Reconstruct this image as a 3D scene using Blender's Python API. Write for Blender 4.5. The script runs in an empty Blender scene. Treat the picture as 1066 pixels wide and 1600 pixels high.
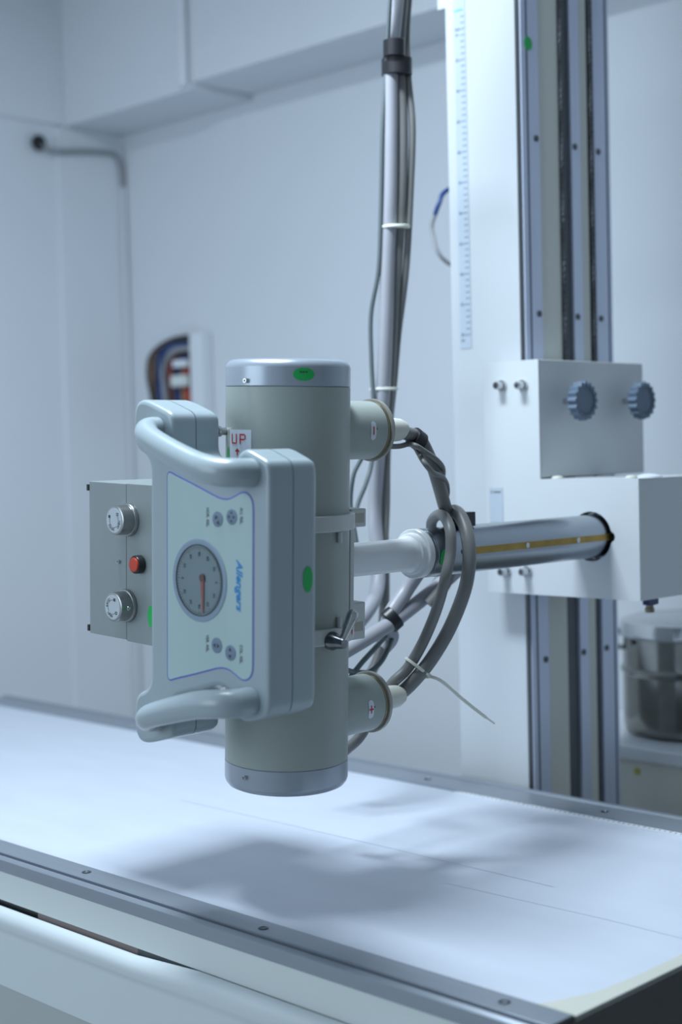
import bpy, bmesh, math, random
from mathutils import Vector, Matrix

random.seed(7)
SC = bpy.context.scene
COL = SC.collection
PI = math.pi

# ---------------------------------------------------------------- camera
CAM_LOC = (1.57092, -1.46280, 1.42990)
cam_data = bpy.data.cameras.new('camera')
cam = bpy.data.objects.new('camera', cam_data)
COL.objects.link(cam)
SC.camera = cam
A_, P_, R_ = math.radians(134.912), -0.0409942, 0.0243853
F_ = Vector((math.cos(A_)*math.cos(P_), math.sin(A_)*math.cos(P_), math.sin(P_)))
X_ = Vector((math.sin(A_), -math.cos(A_), 0.0))
U_ = X_.cross(F_)
Xr = X_*math.cos(R_) - U_*math.sin(R_)
Ur = U_*math.cos(R_) + X_*math.sin(R_)
m = Matrix((( Xr.x, Ur.x, -F_.x, CAM_LOC[0]), (Xr.y, Ur.y, -F_.y, CAM_LOC[1]),
            (Xr.z, Ur.z, -F_.z, CAM_LOC[2]), (0, 0, 0, 1)))
cam.matrix_world = m
cam_data.sensor_fit = 'VERTICAL'
cam_data.sensor_height = 36.0
cam_data.sensor_width = 24.0
cam_data.lens = 52.2
cam_data.clip_start = 0.05
cam_data.dof.use_dof = True
cam_data.dof.focus_distance = 2.22
cam_data.dof.aperture_fstop = 2.4

# ---------------------------------------------------------------- light
SC.view_settings.view_transform = 'Standard'
SC.view_settings.look = 'None'
SC.view_settings.exposure = 0.0
SC.view_settings.gamma = 1.0
SC.view_settings.use_curve_mapping = False

w = bpy.data.worlds.new('world')
SC.world = w
w.use_nodes = True
w.node_tree.nodes['Background'].inputs[0].default_value = (0.62, 0.79, 1.0, 1)
w.node_tree.nodes['Background'].inputs[1].default_value = 0.55


def area(name, loc, target, sx, sy, power, color):
    d = bpy.data.lights.new(name, 'AREA')
    d.shape = 'RECTANGLE'; d.size = sx; d.size_y = sy
    d.energy = power; d.color = color
    o = bpy.data.objects.new(name, d)
    COL.objects.link(o)
    o.location = loc
    o.rotation_euler = (Vector(target)-Vector(loc)).to_track_quat('-Z', 'Y').to_euler()
    return o


LC = (0.76, 0.885, 1.0)
area('ceiling_light', (-0.28, -0.20, 2.92), (-0.28, -0.20, 0), 0.66, 0.28, 54, LC)
area('window_light', (-1.0, -3.1, 1.9), (-0.4, 0.6, 1.2), 2.2, 1.6, 34, LC)

# ---------------------------------------------------------------- materials
def mat(name, col, rough=0.5, metal=0.0, noise=0.0, scale=8.0, bump=0.0, bscale=200.0, spec=0.5,
        stretch=None, coat=0.0):
    mt = bpy.data.materials.new(name)
    mt.use_nodes = True
    nt = mt.node_tree
    b = nt.nodes['Principled BSDF']
    b.inputs['Roughness'].default_value = rough
    b.inputs['Metallic'].default_value = metal
    b.inputs['Specular IOR Level'].default_value = spec
    b.inputs['Coat Weight'].default_value = coat
    b.inputs['Base Color'].default_value = (*col, 1)
    tc = nt.nodes.new('ShaderNodeTexCoord')
    mp = nt.nodes.new('ShaderNodeMapping')
    nt.links.new(tc.outputs['Object'], mp.inputs[0])
    if stretch:
        mp.inputs['Scale'].default_value = stretch
    nz = nt.nodes.new('ShaderNodeTexNoise')
    nz.inputs['Scale'].default_value = scale
    nz.inputs['Detail'].default_value = 4
    nt.links.new(mp.outputs[0], nz.inputs['Vector'])
    rp = nt.nodes.new('ShaderNodeValToRGB')
    rp.color_ramp.elements[0].position = 0.3
    rp.color_ramp.elements[1].position = 0.7
    k = 1.0-noise
    rp.color_ramp.elements[0].color = (col[0]*k, col[1]*k, col[2]*k, 1)
    rp.color_ramp.elements[1].color = (*col, 1)
    nt.links.new(nz.outputs['Fac'], rp.inputs[0])
    nt.links.new(rp.outputs[0], b.inputs['Base Color'])
    if bump > 0:
        n2 = nt.nodes.new('ShaderNodeTexNoise')
        n2.inputs['Scale'].default_value = bscale
        n2.inputs['Detail'].default_value = 2
        nt.links.new(mp.outputs[0], n2.inputs['Vector'])
        bp = nt.nodes.new('ShaderNodeBump')
        bp.inputs['Strength'].default_value = bump
        bp.inputs['Distance'].default_value = 0.001
        nt.links.new(n2.outputs['Fac'], bp.inputs['Height'])
        nt.links.new(bp.outputs[0], b.inputs['Normal'])
    return mt


M = {}
M['wall'] = mat('painted_wall', (0.70, 0.74, 0.78), 0.75, noise=0.03, scale=1.5, bump=0.1, bscale=60)
M['wall_l'] = mat('left_wall_lightened', (0.78, 0.82, 0.86), 0.75, noise=0.03, scale=1.5, bump=0.1, bscale=60)  # same paint as the other walls, lightened in place of missing light
M['wall_far'] = mat('shaded_paint', (0.36, 0.37, 0.37), 0.75, noise=0.03, scale=1.5)  # unseen right wall, colour darkened so less light bounces back
M['ceiling'] = mat('painted_ceiling', (0.66, 0.68, 0.70), 0.8, noise=0.03, scale=1.5)
M['floor'] = mat('floor_tile', (0.42, 0.43, 0.43), 0.35, noise=0.1, scale=3)
M['colwhite'] = mat('white_enamel', (0.585, 0.62, 0.645), 0.38, noise=0.02, scale=5, bump=0.04, bscale=300)
M['carr'] = mat('carriage_enamel', (0.635, 0.67, 0.69), 0.40, noise=0.03, scale=5, bump=0.05, bscale=300)
M['cream'] = mat('cream_enamel', (0.68, 0.70, 0.65), 0.5, noise=0.04, scale=5)
M['channel'] = mat('dark_channel', (0.10, 0.115, 0.13), 0.5, noise=0.2, scale=20)
M['alu'] = mat('anodised_aluminium', (0.60, 0.66, 0.80), 0.40, metal=0.30, noise=0.06, scale=6, stretch=(20, 20, 0.6))
M['tablealu'] = mat('table_aluminium', (0.33, 0.37, 0.42), 0.36, metal=0.5, noise=0.05, scale=6, stretch=(0.6, 20, 20))
M['groove'] = mat('rail_groove', (0.10, 0.12, 0.18), 0.5)
M['rope'] = mat('steel_rope', (0.13, 0.14, 0.155), 0.5, metal=0.6, noise=0.6, scale=160, bump=0.6, bscale=300)
M['steel'] = mat('polished_steel', (0.60, 0.61, 0.62), 0.16, metal=1.0, noise=0.05, scale=20)
M['chrome'] = mat('chromed_tube', (0.38, 0.42, 0.47), 0.24, metal=1.0, noise=0.28, scale=7, stretch=(1, 0.35, 1), bump=0.05, bscale=40)
M['lever'] = mat('worn_chrome', (0.30, 0.31, 0.33), 0.22, metal=1.0, noise=0.5, scale=60)
M['darkmetal'] = mat('dark_steel', (0.13, 0.14, 0.15), 0.35, metal=0.9, noise=0.1)
M['brass'] = mat('brass_strip', (0.40, 0.27, 0.08), 0.32, metal=0.9, noise=0.3, scale=30)
M['bronze'] = mat('bronze_ring', (0.30, 0.26, 0.18), 0.35, metal=0.85, noise=0.1)
M['ringgrey'] = mat('grey_ring', (0.38, 0.37, 0.33), 0.35, metal=0.4, noise=0.1)
M['tube'] = mat('grey_green_paint', (0.345, 0.39, 0.365), 0.42, noise=0.03, scale=10, bump=0.15, bscale=500)
M['cap'] = mat('grey_blue_cap', (0.37, 0.42, 0.48), 0.30, metal=0.35, noise=0.03)
M['white'] = mat('white_gloss', (0.78, 0.81, 0.82), 0.25, noise=0.02)
M['clamp'] = mat('white_clamp', (0.55, 0.58, 0.57), 0.35, noise=0.03)
M['boot'] = mat('ivory_boot', (0.66, 0.67, 0.60), 0.45, noise=0.03)
M['panel'] = mat('panel_grey_plastic', (0.345, 0.415, 0.445), 0.30, noise=0.02, scale=10, bump=0.05, bscale=400, coat=0.15)
M['face'] = mat('panel_overlay', (0.40, 0.53, 0.52), 0.35, noise=0.01)
M['purple'] = mat('violet_outline', (0.13, 0.14, 0.46), 0.4)
M['gaugering'] = mat('gauge_bezel', (0.23, 0.31, 0.39), 0.35)
M['dial'] = mat('dial_face', (0.30, 0.35, 0.36), 0.5)
M['ink'] = mat('dark_ink', (0.035, 0.05, 0.055), 0.5)
M['needle'] = mat('red_needle', (0.50, 0.13, 0.09), 0.45)
M['needlehub'] = mat('needle_hub', (0.16, 0.08, 0.07), 0.4)
M['btnblue'] = mat('slate_button', (0.16, 0.22, 0.30), 0.4)
M['logo'] = mat('blue_lettering', (0.01, 0.22, 0.52), 0.4)
M['red'] = mat('red_ink', (0.50, 0.02, 0.02), 0.5)
M['green'] = mat('green_sticker', (0.01, 0.42, 0.09), 0.45)
M['sticker'] = mat('white_sticker', (0.66, 0.72, 0.80), 0.4)
M['coll'] = mat('collimator_grey', (0.27, 0.31, 0.31), 0.38, metal=0.15, noise=0.06, scale=6, bump=0.04, bscale=300)
M['knob'] = mat('turned_aluminium', (0.40, 0.41, 0.41), 0.28, metal=0.95, noise=0.12, scale=8, stretch=(3, 0.2, 3))
M['knobface'] = mat('knob_label', (0.50, 0.56, 0.59), 0.35, noise=0.02)
M['redbtn'] = mat('red_button', (0.55, 0.05, 0.02), 0.35)
M['black'] = mat('black_plastic', (0.012, 0.014, 0.016), 0.35)
M['tape'] = mat('black_tape', (0.015, 0.016, 0.02), 0.35)
M['cable'] = mat('grey_cable', (0.20, 0.203, 0.20), 0.42, noise=0.08, scale=20)
M['cable2'] = mat('pale_grey_cable', (0.36, 0.37, 0.41), 0.42, noise=0.06, scale=20)
M['cabledark'] = mat('dark_grey_cable', (0.12, 0.15, 0.16), 0.42)
M['tie'] = mat('nylon_tie', (0.80, 0.81, 0.72), 0.45)
M['starknob'] = mat('blue_grey_knob', (0.12, 0.17, 0.24), 0.5, noise=0.08, scale=30)
M['blue'] = mat('blue_wire', (0.02, 0.06, 0.22), 0.4)
M['fitblue'] = mat('blue_fitting', (0.01, 0.02, 0.10), 0.4)
M['tabletop'] = mat('white_tabletop', (0.66, 0.71, 0.80), 0.42, noise=0.05, scale=5, bump=0.06, bscale=120, stretch=(1, 3, 1))
M['masking'] = mat('cream_tape', (0.62, 0.63, 0.55), 0.6, noise=0.05)
M['side'] = mat('table_side_white', (0.66, 0.72, 0.70), 0.4, noise=0.03, scale=3)
M['side2'] = mat('table_skirt', (0.62, 0.68, 0.70), 0.35, noise=0.03, scale=3)
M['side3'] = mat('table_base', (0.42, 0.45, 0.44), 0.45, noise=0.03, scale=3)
M['enddark'] = mat('dark_end_panel', (0.07, 0.075, 0.07), 0.6, noise=0.1)
M['brownbar'] = mat('brown_grey_bar', (0.24, 0.20, 0.19), 0.6)
M['scratch'] = mat('scratch_line', (0.54, 0.59, 0.68), 0.6)
M['conduit'] = mat('white_conduit', (0.74, 0.78, 0.82), 0.5)
M['wirewhite'] = mat('grey_white_wire', (0.30, 0.31, 0.33), 0.45)
M['wirered'] = mat('red_wire', (0.45, 0.04, 0.02), 0.45)
M['wiretan'] = mat('tan_wire', (0.30, 0.16, 0.08), 0.5)
M['wireblack'] = mat('black_wire', (0.012, 0.013, 0.02), 0.4)
M['cabinet'] = mat('cabinet_cream', (0.80, 0.80, 0.75), 0.5, noise=0.04, scale=3)
M['cabtop'] = mat('cabinet_top', (0.82, 0.86, 0.90), 0.4, noise=0.03)
M['yellow'] = mat('yellow_mark', (0.55, 0.52, 0.10), 0.5)
M['drum'] = mat('stainless_drum', (0.30, 0.30, 0.28), 0.16, metal=1.0, noise=0.35, scale=9)
M['ruler'] = mat('ruler_strip', (0.48, 0.55, 0.62), 0.4)
M['rulerink'] = mat('ruler_ink', (0.12, 0.17, 0.26), 0.5)
M['rulercyan'] = mat('ruler_cyan_ink', (0.10, 0.50, 0.58), 0.5)

gl = bpy.data.materials.new('gauge_glass')
gl.use_nodes = True
gb = gl.node_tree.nodes['Principled BSDF']
gb.inputs['Transmission Weight'].default_value = 1.0
gb.inputs['Roughness'].default_value = 0.03
gb.inputs['IOR'].default_value = 1.2
gb.inputs['Base Color'].default_value = (0.85, 0.9, 0.92, 1)
M['glass'] = gl


# ---------------------------------------------------------------- helpers
def obj(name, bm, mt, parent=None, flat=False, loc=None):
    me = bpy.data.meshes.new(name)
    bmesh.ops.recalc_face_normals(bm, faces=bm.faces[:])
    for f in bm.faces:
        if flat:
            f.smooth = False
        else:
            f.smooth = len(f.verts) <= 4
    if not flat:
        for e in bm.edges:
            if len(e.link_faces) == 2 and e.calc_face_angle(0) > 0.6:
                e.smooth = False
    bm.to_mesh(me); bm.free()
    me.materials.append(mt)
    o = bpy.data.objects.new(name, me)
    COL.objects.link(o)
    if parent is not None:
        o.parent = parent
    if loc:
        o.location = loc
    if not flat:
        wn = o.modifiers.new('weighted_normals', 'WEIGHTED_NORMAL')
        wn.keep_sharp = True
    return o


def tag(o, label, cat, group=None, kind=None):
    o['label'] = label; o['category'] = cat
    if group: o['group'] = group
    if kind: o['kind'] = kind
    return o


def thing(name, label, cat, loc=(0, 0, 0), rot=(0, 0, 0), group=None):
    o = bpy.data.objects.new(name, None)
    COL.objects.link(o)
    o.location = loc; o.rotation_euler = rot
    return tag(o, label, cat, group)


def struct(name, bm, mt, parent=None):
    o = obj(name, bm, mt, parent)
    o['kind'] = 'structure'
    return o


def box(x0, x1, y0, y1, z0, z1, bev=0.0, seg=2, bm=None):
    out = bm or bmesh.new()
    b = bmesh.new()
    bmesh.ops.create_cube(b, size=1)
    for v in b.verts:
        v.co = Vector(((x0+x1)/2+v.co.x*(x1-x0), (y0+y1)/2+v.co.y*(y1-y0), (z0+z1)/2+v.co.z*(z1-z0)))
    if bev > 0:
        bmesh.ops.bevel(b, geom=b.edges[:], offset=bev, segments=seg, affect='EDGES', profile=0.5)
    join(out, b)
    return out


def join(dst, src, mtx=None):
    vm = {}
    for v in src.verts:
        vm[v] = dst.verts.new(mtx @ v.co if mtx else v.co)
    for f in src.faces:
        try:
            dst.faces.new([vm[v] for v in f.verts])
        except ValueError:
            pass
    src.free()
    return dst


def frame(origin, axis):
    """matrix whose local z runs along axis"""
    q = Vector(axis).normalized().to_track_quat('Z', 'Y')
    return Matrix.Translation(Vector(origin)) @ q.to_matrix().to_4x4()


def lathe(profile, origin=(0, 0, 0), axis=(0, 0, 1), n=48, bm=None, closed=False):
    """profile: (r, h) pairs, revolved around axis; ends with r=0 close the shape"""
    out = bm or bmesh.new()
    mt = frame(origin, axis)
    rings = []
    for r, h in profile:
        if r < 1e-6:
            rings.append([out.verts.new(mt @ Vector((0, 0, h)))])
        else:
            rings.append([out.verts.new(mt @ Vector((r*math.cos(2*PI*i/n), r*math.sin(2*PI*i/n), h))) for i in range(n)])
    pairs = list(zip(rings, rings[1:]))
    if closed:
        pairs.append((rings[-1], rings[0]))
    for a, b in pairs:
        for i in range(n):
            j = (i+1) % n
            if len(a) == 1 and len(b) == 1:
                continue
            if len(a) == 1:
                out.faces.new((a[0], b[i], b[j]))
            elif len(b) == 1:
                out.faces.new((a[i], a[j], b[0]))
            else:
                out.faces.new((a[i], a[j], b[j], b[i]))
    return out


def cyl(r, h0, h1, origin=(0, 0, 0), axis=(0, 0, 1), n=32, bev=0.0, bm=None):
    if bev > 0:
        return lathe([(0, h0), (r-bev, h0), (r-bev*.3, h0+bev*.3), (r, h0+bev), (r, h1-bev), (r-bev*.3, h1-bev*.3), (r-bev, h1), (0, h1)], origin, axis, n, bm)
    return lathe([(0, h0), (r, h0), (r, h1), (0, h1)], origin, axis, n, bm)


def smooth_path(pts, per=8):
    P = [Vector(p) for p in pts]
    P = [P[0]*2-P[1]] + P + [P[-1]*2-P[-2]]
    out = []
    for i in range(1, len(P)-2):
        p0, p1, p2, p3 = P[i-1:i+3]
        for k in range(per):
            t = k/per
            out.append(0.5*((2*p1)+(p2-p0)*t+(2*p0-5*p1+4*p2-p3)*t*t+(-p0+3*p1-3*p2+p3)*t**3))
    out.append(P[-2])
    return out


def tubeb(pts, r, n=14, per=8, bm=None, smooth=True, rfun=None):
    out = bm or bmesh.new()
    Q = smooth_path(pts, per) if smooth else [Vector(p) for p in pts]
    up = None
    rings = []
    for i, p in enumerate(Q):
        t = (Q[min(i+1, len(Q)-1)]-Q[max(i-1, 0)]).normalized()
        if up is None:
            up = t.orthogonal().normalized()
        else:
            up = (up - t*up.dot(t)).normalized()
        s = t.cross(up)
        rr = rfun(i/(len(Q)-1)) if rfun else r
        rings.append([out.verts.new(p+(up*math.cos(2*PI*k/n)+s*math.sin(2*PI*k/n))*rr) for k in range(n)])
    for a, b in zip(rings, rings[1:]):
        for k in range(n):
            j = (k+1) % n
            out.faces.new((a[k], a[j], b[j], b[k]))
    for ring in (rings[0], rings[-1]):
        out.faces.new(ring)
    return out


def closed_curve(pts, per=6):
    n = len(pts)
    out = []
    P = [Vector((a, b)) for a, b in pts]
    for i in range(n):
        p0, p1, p2, p3 = P[i-1], P[i], P[(i+1) % n], P[(i+2) % n]
        for k in range(per):
            t = k/per
            q = 0.5*((2*p1)+(p2-p0)*t+(2*p0-5*p1+4*p2-p3)*t*t+(-p0+3*p1-3*p2+p3)*t**3)
            out.append((q.x, q.y))
    return out


def inset_poly(pts, d):
    """offset a counter-clockwise closed polygon inwards by d"""
    n = len(pts)
    area2 = sum(pts[i][0]*pts[(i+1) % n][1]-pts[(i+1) % n][0]*pts[i][1] for i in range(n))
    s = 1 if area2 > 0 else -1
    out = []
    for i in range(n):
        a = Vector(pts[i-1]); b = Vector(pts[i]); c = Vector(pts[(i+1) % n])
        t = (c-a)
        if t.length < 1e-9:
            out.append(pts[i]); continue
        t.normalize()
        nrm = Vector((-t.y, t.x))*s
        q = b+nrm*d
        out.append((q.x, q.y))
    return out


def slices(layers, put, bm=None):
    """layers: list of (polygon, depth); put(a, b, depth) -> 3-D point; lofts and caps"""
    out = bm or bmesh.new()
    rings = [[out.verts.new(put(a, b, d)) for a, b in poly] for poly, d in layers]
    n = len(rings[0])
    for r0, r1 in zip(rings, rings[1:]):
        for i in range(n):
            j = (i+1) % n
            out.faces.new((r0[i], r0[j], r1[j], r1[i]))
    out.faces.new(rings[0]); out.faces.new(rings[-1])
    return out


def xz(a, b, d): return Vector((a, d, b))
def yz(a, b, d): return Vector((d, a, b))
def xy(a, b, d): return Vector((a, b, d))


def prism(poly, d0, d1, put, bm=None):
    return slices([(poly, d0), (poly, d1)], put, bm)


def text_bm(s, size, origin, right, up, depth=0.0003, shear=0.0, bold=0.0, sx=1.0, bm=None, align='CENTER'):
    cu = bpy.data.curves.new('t', 'FONT')
    cu.body = s; cu.size = size; cu.extrude = depth; cu.shear = shear; cu.offset = bold
    cu.align_x = align; cu.align_y = 'CENTER'; cu.resolution_u = 3
    o = bpy.data.objects.new('t', cu)
    COL.objects.link(o)
    bpy.context.view_layer.update()
    me = bpy.data.meshes.new_from_object(o.evaluated_get(bpy.context.evaluated_depsgraph_get()))
    b = bmesh.new(); b.from_mesh(me)
    bpy.data.objects.remove(o); bpy.data.curves.remove(cu); bpy.data.meshes.remove(me)
    r = Vector(right).normalized(); u = Vector(up).normalized(); nn = r.cross(u)
    mt = Matrix(((r.x*sx, u.x, nn.x, origin[0]), (r.y*sx, u.y, nn.y, origin[1]), (r.z*sx, u.z, nn.z, origin[2]), (0, 0, 0, 1)))
    out = bm or bmesh.new()
    return join(out, b, mt)


def copy_tree(root, parent=None):
    c = root.copy(); COL.objects.link(c)
    if parent is not None: c.parent = parent
    for ch in list(root.children):
        copy_tree(ch, c)
    return c


def hexbolt(loc, axis, r, h, name, parent, mt=None, washer=True):
    b = bmesh.new()
    if washer:
        cyl(r*1.35, 0, h*0.25, loc, axis, 28, 0.0004, bm=b)
    lathe([(0, 0), (r, 0), (r, h*.85), (r*.85, h), (r*.55, h), (r*.5, h*.6), (0, h*.6)], loc, axis, 28, bm=b)
    return obj(name, b, mt or M['steel'], parent)


def ellipse_sticker(name, put, ra, rb, mt, parent, th=0.0006, n=28):
    poly = [(ra*math.cos(2*PI*i/n), rb*math.sin(2*PI*i/n)) for i in range(n)]
    return obj(name, prism(poly, 0, th, put), mt, parent)


def on_cyl(r, ang0, z0, mtx=None):
    """map (a, b, d): a is arc length around a z-axis cylinder, b is height"""
    def put(a, b, d):
        t = ang0 + a/r
        return Vector(((r+d)*math.cos(t), (r+d)*math.sin(t), z0+b))
    return put


def curved_patch(poly, put, d, bm=None, th=0.0006):
    """patch following a curved surface: cut into strips along a, from a rectangular grid clipped by an ellipse/rect"""
    return prism(poly, 0, th, put, bm)


def grid_patch(put, a0, a1, b0, b1, d, na=10, nb=2, ell=False, bm=None):
    out = bm or bmesh.new()
    V = {}
    for i in range(na+1):
        s = -1+2*i/na
        for j in range(nb+1):
            t = -1+2*j/nb
            k = math.sqrt(max(0.0, 1-s*s)) if ell else 1.0
            if ell and (i in (0, na)): k = 0.02
            V[i, j] = out.verts.new(put((a0+a1)/2+s*(a1-a0)/2, (b0+b1)/2+t*k*(b1-b0)/2, d))
    for i in range(na):
        for j in range(nb):
            out.faces.new((V[i, j], V[i+1, j], V[i+1, j+1], V[i, j+1]))
    return out


Z0 = 1.265     # height of the arm's axis above the floor

# ================================================================ SETTING
struct('floor', box(-2.82, 3.0, -3.6, 1.9, -0.1, 0.0), M['floor'])
struct('ceiling', box(-2.82, 3.0, -3.6, 1.9, 3.0, 3.1), M['ceiling'])
struct('wall_back', box(-2.82, 3.0, 1.7, 1.9, 0.0, 3.0), M['wall'])
struct('wall_left', box(-2.82, -2.62, -3.6, 1.7, 0.0, 3.0), M['wall_l'])
struct('wall_right', box(2.8, 3.0, -3.6, 1.7, 0.0, 3.0), M['wall_far'])
# beam along the back wall, with a step in its soffit
struct('trim_1', box(-2.62, -1.93, 1.455, 1.7, 2.535, 3.0, 0.004), M['wall'])
struct('trim_2', box(-1.93, 2.8, 1.455, 1.7, 2.554, 3.0, 0.004), M['wall'])
# thin dark joint line along the left wall continuing the beam, and a shallow pilaster below the beam
struct('trim_3', box(-2.62, -2.600, -3.6, 1.455, 2.54, 3.0, 0.003), M['wall_l'])
struct('trim_4', box(-2.62, -2.606, 1.432, 1.7, 0.0, 2.535, 0.003), M['wall_l'])

# conduit on the beam
b = cyl(0.014, 2.545, 3.0, (-1.950, 1.441, 0), (0, 0, 1), 16)
tag(obj('conduit_pipe', b, M['conduit']), 'thin white vertical conduit pipe on the face of the beam', 'pipe')
# grey cable from the small dark hole across the left wall and down the corner
t = thing('wall_cable', 'grey cable from a small black hole on the left wall, down the room corner', 'cable', (-2.60, 1.35, 2.468))
pts = [(-2.597, 1.352, 2.468), (-2.593, 1.375, 2.452), (-2.592, 1.42, 2.446), (-2.590, 1.50, 2.457), (-2.590, 1.62, 2.468), (-2.592, 1.665, 2.460),
       (-2.594, 1.683, 2.42), (-2.594, 1.688, 2.36)]
obj('cable_run', tubeb([(x+2.60, y-1.35, z-2.468) for x, y, z in pts], 0.0085, 10), M['wirewhite'], t)
pts = [(-2.594, 1.688, 2.358), (-2.592, 1.686, 2.10), (-2.594, 1.688, 1.85), (-2.594, 1.688, 1.5), (-2.594, 1.688, 0.02)]
obj('painted_run', tubeb([(x+2.60, y-1.35, z-2.468) for x, y, z in pts], 0.0085, 10), M['wall'], t)['label'] = 'cable run painted over in wall white'
obj('wall_grommet', lathe([(0, 0), (0.026, 0), (0.026, 0.008), (0.018, 0.012), (0, 0.012)], (0.0, 0, 0), (1, 0, 0), 24), M['black'], t)

# ================================================================ SWITCH BOX with wires on back wall
sb = thing('switch_box', 'open white wiring box on the back wall beyond the control panel', 'box', (-2.19, 1.70, 1.70))
obj('box_cover', box(-.032, .034, -.045, -.002, -.17, .128, .004), M['conduit'], sb)
cav = [(-.034, .122), (-.09, .130), (-.14, .126), (-.185, .112), (-.22, .082), (-.243, .04), (-.250, -.02), (-.250, -.10), (-.240, -.17), (-.034, -.17)]
obj('cavity_shade_plate', prism(cav, -.0035, -.0005, xz), M['channel'], sb)  # flat dark plate on the wall, its colour stands in for recess shade
WL = [('wireblack', 'black', 'outermost'), ('wiretan', 'tan', 'outer'), ('wireblack', 'black', 'second'), ('blue', 'blue', 'outer'), ('wirewhite', 'grey', 'third'), ('wirewhite', 'grey', 'fourth'), ('wireblack', 'black', 'middle'),
      ('wirered', 'red', 'outer'), ('wireblack', 'black', 'fifth'), ('blue', 'blue', 'inner'), ('wireblack', 'black', 'sixth'), ('wiretan', 'tan', 'inner'), ('wirered', 'red', 'inner')]
for i, (mn, cn, ring) in enumerate(WL):
    f = 1-i/12.0
    rx, rz = .030+.200*f, .028+.092*f
    dy = .006*math.sin(i*2.1)
    x0, z0 = -2.222, 1.70-.005*(1-f)
    pp = [(x0+.012, 1.672+dy, z0+rz)]
    for k in range(1, 7):
        a = math.radians(90+k*15)
        pp.append((x0-rx*abs(math.cos(a))**.72+.004*math.sin(i+k), 1.668+dy+.006*math.sin(i+k*.7), z0+rz*abs(math.sin(a))**.62))
    pp.append((x0-rx*.98, 1.668+dy, z0-.05))
    pp.append((x0-rx*.90, 1.668+dy, z0-.11))
    pp.append((x0-rx*.72, 1.670+dy, z0-.165))
    tag(obj('electric_wire', tubeb(pp, .0085 if mn != 'wireblack' else .0075, 8, 5), M[mn]), '%s %s wire looping out of the open wall box' % (ring, cn), 'wire', 'loose wires at the wall box')
obj('terminal_block', box(-.105, -.034, -.070, -.046, -.045, -.008, .004), M['side'], sb)
obj('connector', box(-.095, -.034, -.068, -.046, .018, .042, .004), M['conduit'], sb)

# ================================================================ CABINET AND DRUM
cb = thing('cabinet', 'low cream cabinet against the back wall under the steel drum', 'cabinet', (0.0, 1.47, 0.0))
obj('body', box(-0.51, 0.6, -0.21, 0.215, 0.0, 0.74, 0.004), M['cabinet'], cb)
obj('countertop', box(-0.525, 0.615, -0.225, 0.22, 0.7405, 0.772, 0.006, 3), M['cabtop'], cb)
obj('yellow_sticker', cyl(.008, 0, .0008, (-.250, -.2103, .716), (0, -1, 0), 20), M['yellow'], cb)
dr = thing('steel_drum', 'large round stainless steel drum with clamped lid on the cabinet', 'drum', (-0.245, 1.485, 0.7725))
DR = 0.158
obj('drum_body', lathe([(0, 0), (DR-.02, 0), (DR-.004, .006), (DR, .02), (DR, .135), (DR+.004, .139), (DR+.006, .145), (DR+.004, .151), (DR, .155), (DR, .222), (0, .222)], n=72), M['drum'], dr)
obj('lid', lathe([(DR-.01, .2225), (DR+.008, .2225), (DR+.010, .232), (DR+.006, .255), (DR-.015, .263), (0, .268)], n=72), M['steel'], dr)
b = bmesh.new()
aa = math.radians(246)
dxx, dyy = math.cos(aa), math.sin(aa)
box(DR-.001, DR+.006, -.006, .006, .208, .226, 0.002, bm=b)
for v in b.verts:
    x, y = v.co.x, v.co.y
    v.co.x, v.co.y = x*dxx-y*dyy, x*dyy+y*dxx
obj('latch', b, M['darkmetal'], dr)
ab = math.radians(218)
b = box(DR+.0105, DR+.018, -.014, .014, .188, .238, 0.003)
box(DR-.001, DR+.0105, -.008, .008, .188, .200, 0.002, bm=b)
for v in b.verts:
    x, y = v.co.x, v.co.y
    v.co.x, v.co.y = x*math.cos(ab)-y*math.sin(ab), x*math.sin(ab)+y*math.cos(ab)
obj('lid_clamp', b, M['steel'], dr)

# ================================================================ TABLE
TZ = 0.78
tb = thing('examination_table', 'long flat x-ray table with white top and aluminium side rails', 'table', (-0.66, 0.28, 0.0))
def T(x): return x+0.66
def Ty(y): return y-0.28
TX0, TX1 = -1.95, 0.572
# top slab, printed white surface
obj('tabletop', box(T(TX0), T(TX1-.0005), Ty(-0.104), Ty(0.662), TZ-0.02, TZ-0.002), M['tabletop'], tb)
# near and far rails
near = [(-.104, -.02), (-.104, .001), (-.106, .002), (-.1475, .002), (-.149, .001), (-.149, -.006), (-.1555, -.006), (-.1555, -.001), (-.158, .001), (-.162, .0005),
        (-.166, -.003), (-.166, -.022), (-.104, -.022)]
poly = [(Ty(a), TZ+b_) for a, b_ in near]
obj('side_rail', prism(poly, T(TX0), T(TX1), yz), M['tablealu'], tb)
obj('rail_groove', box(T(TX0), T(TX1-.001), Ty(-.1552), Ty(-.1492), TZ-.0058, TZ-.0040), M['groove'], tb)
far = [(.662, -.02), (.662, .001), (.664, .002), (.728, .002), (.731, -.003), (.737, -.003), (.739, .004), (.750, .004), (.752, .002), (.752, -.022), (.662, -.022)]
poly = [(Ty(a), TZ+b_) for a, b_ in far]
obj('side_rail', prism(poly, T(TX0), T(TX1), yz), M['tablealu'], tb)
obj('rail_groove', box(T(TX0), T(TX1-.001), Ty(.7312), Ty(.7368), TZ-.0029, TZ-.0018), M['groove'], tb)
for x, y in [(-.757, -.127), (-.342, -.127), (.073, -.130), (.489, -.127), (-1.19, .697), (-.775, .697), (-.36, .697), (.056, .698), (.471, .698)]:
    b = lathe([(0, .002), (.0065, .002), (.0075, .0026), (.0052, .0032), (.004, .0018), (0, .0018)], (T(x), Ty(y), TZ), (0, 0, 1), 20)
    obj('rail_screw', b, M['darkmetal'], tb)
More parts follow.
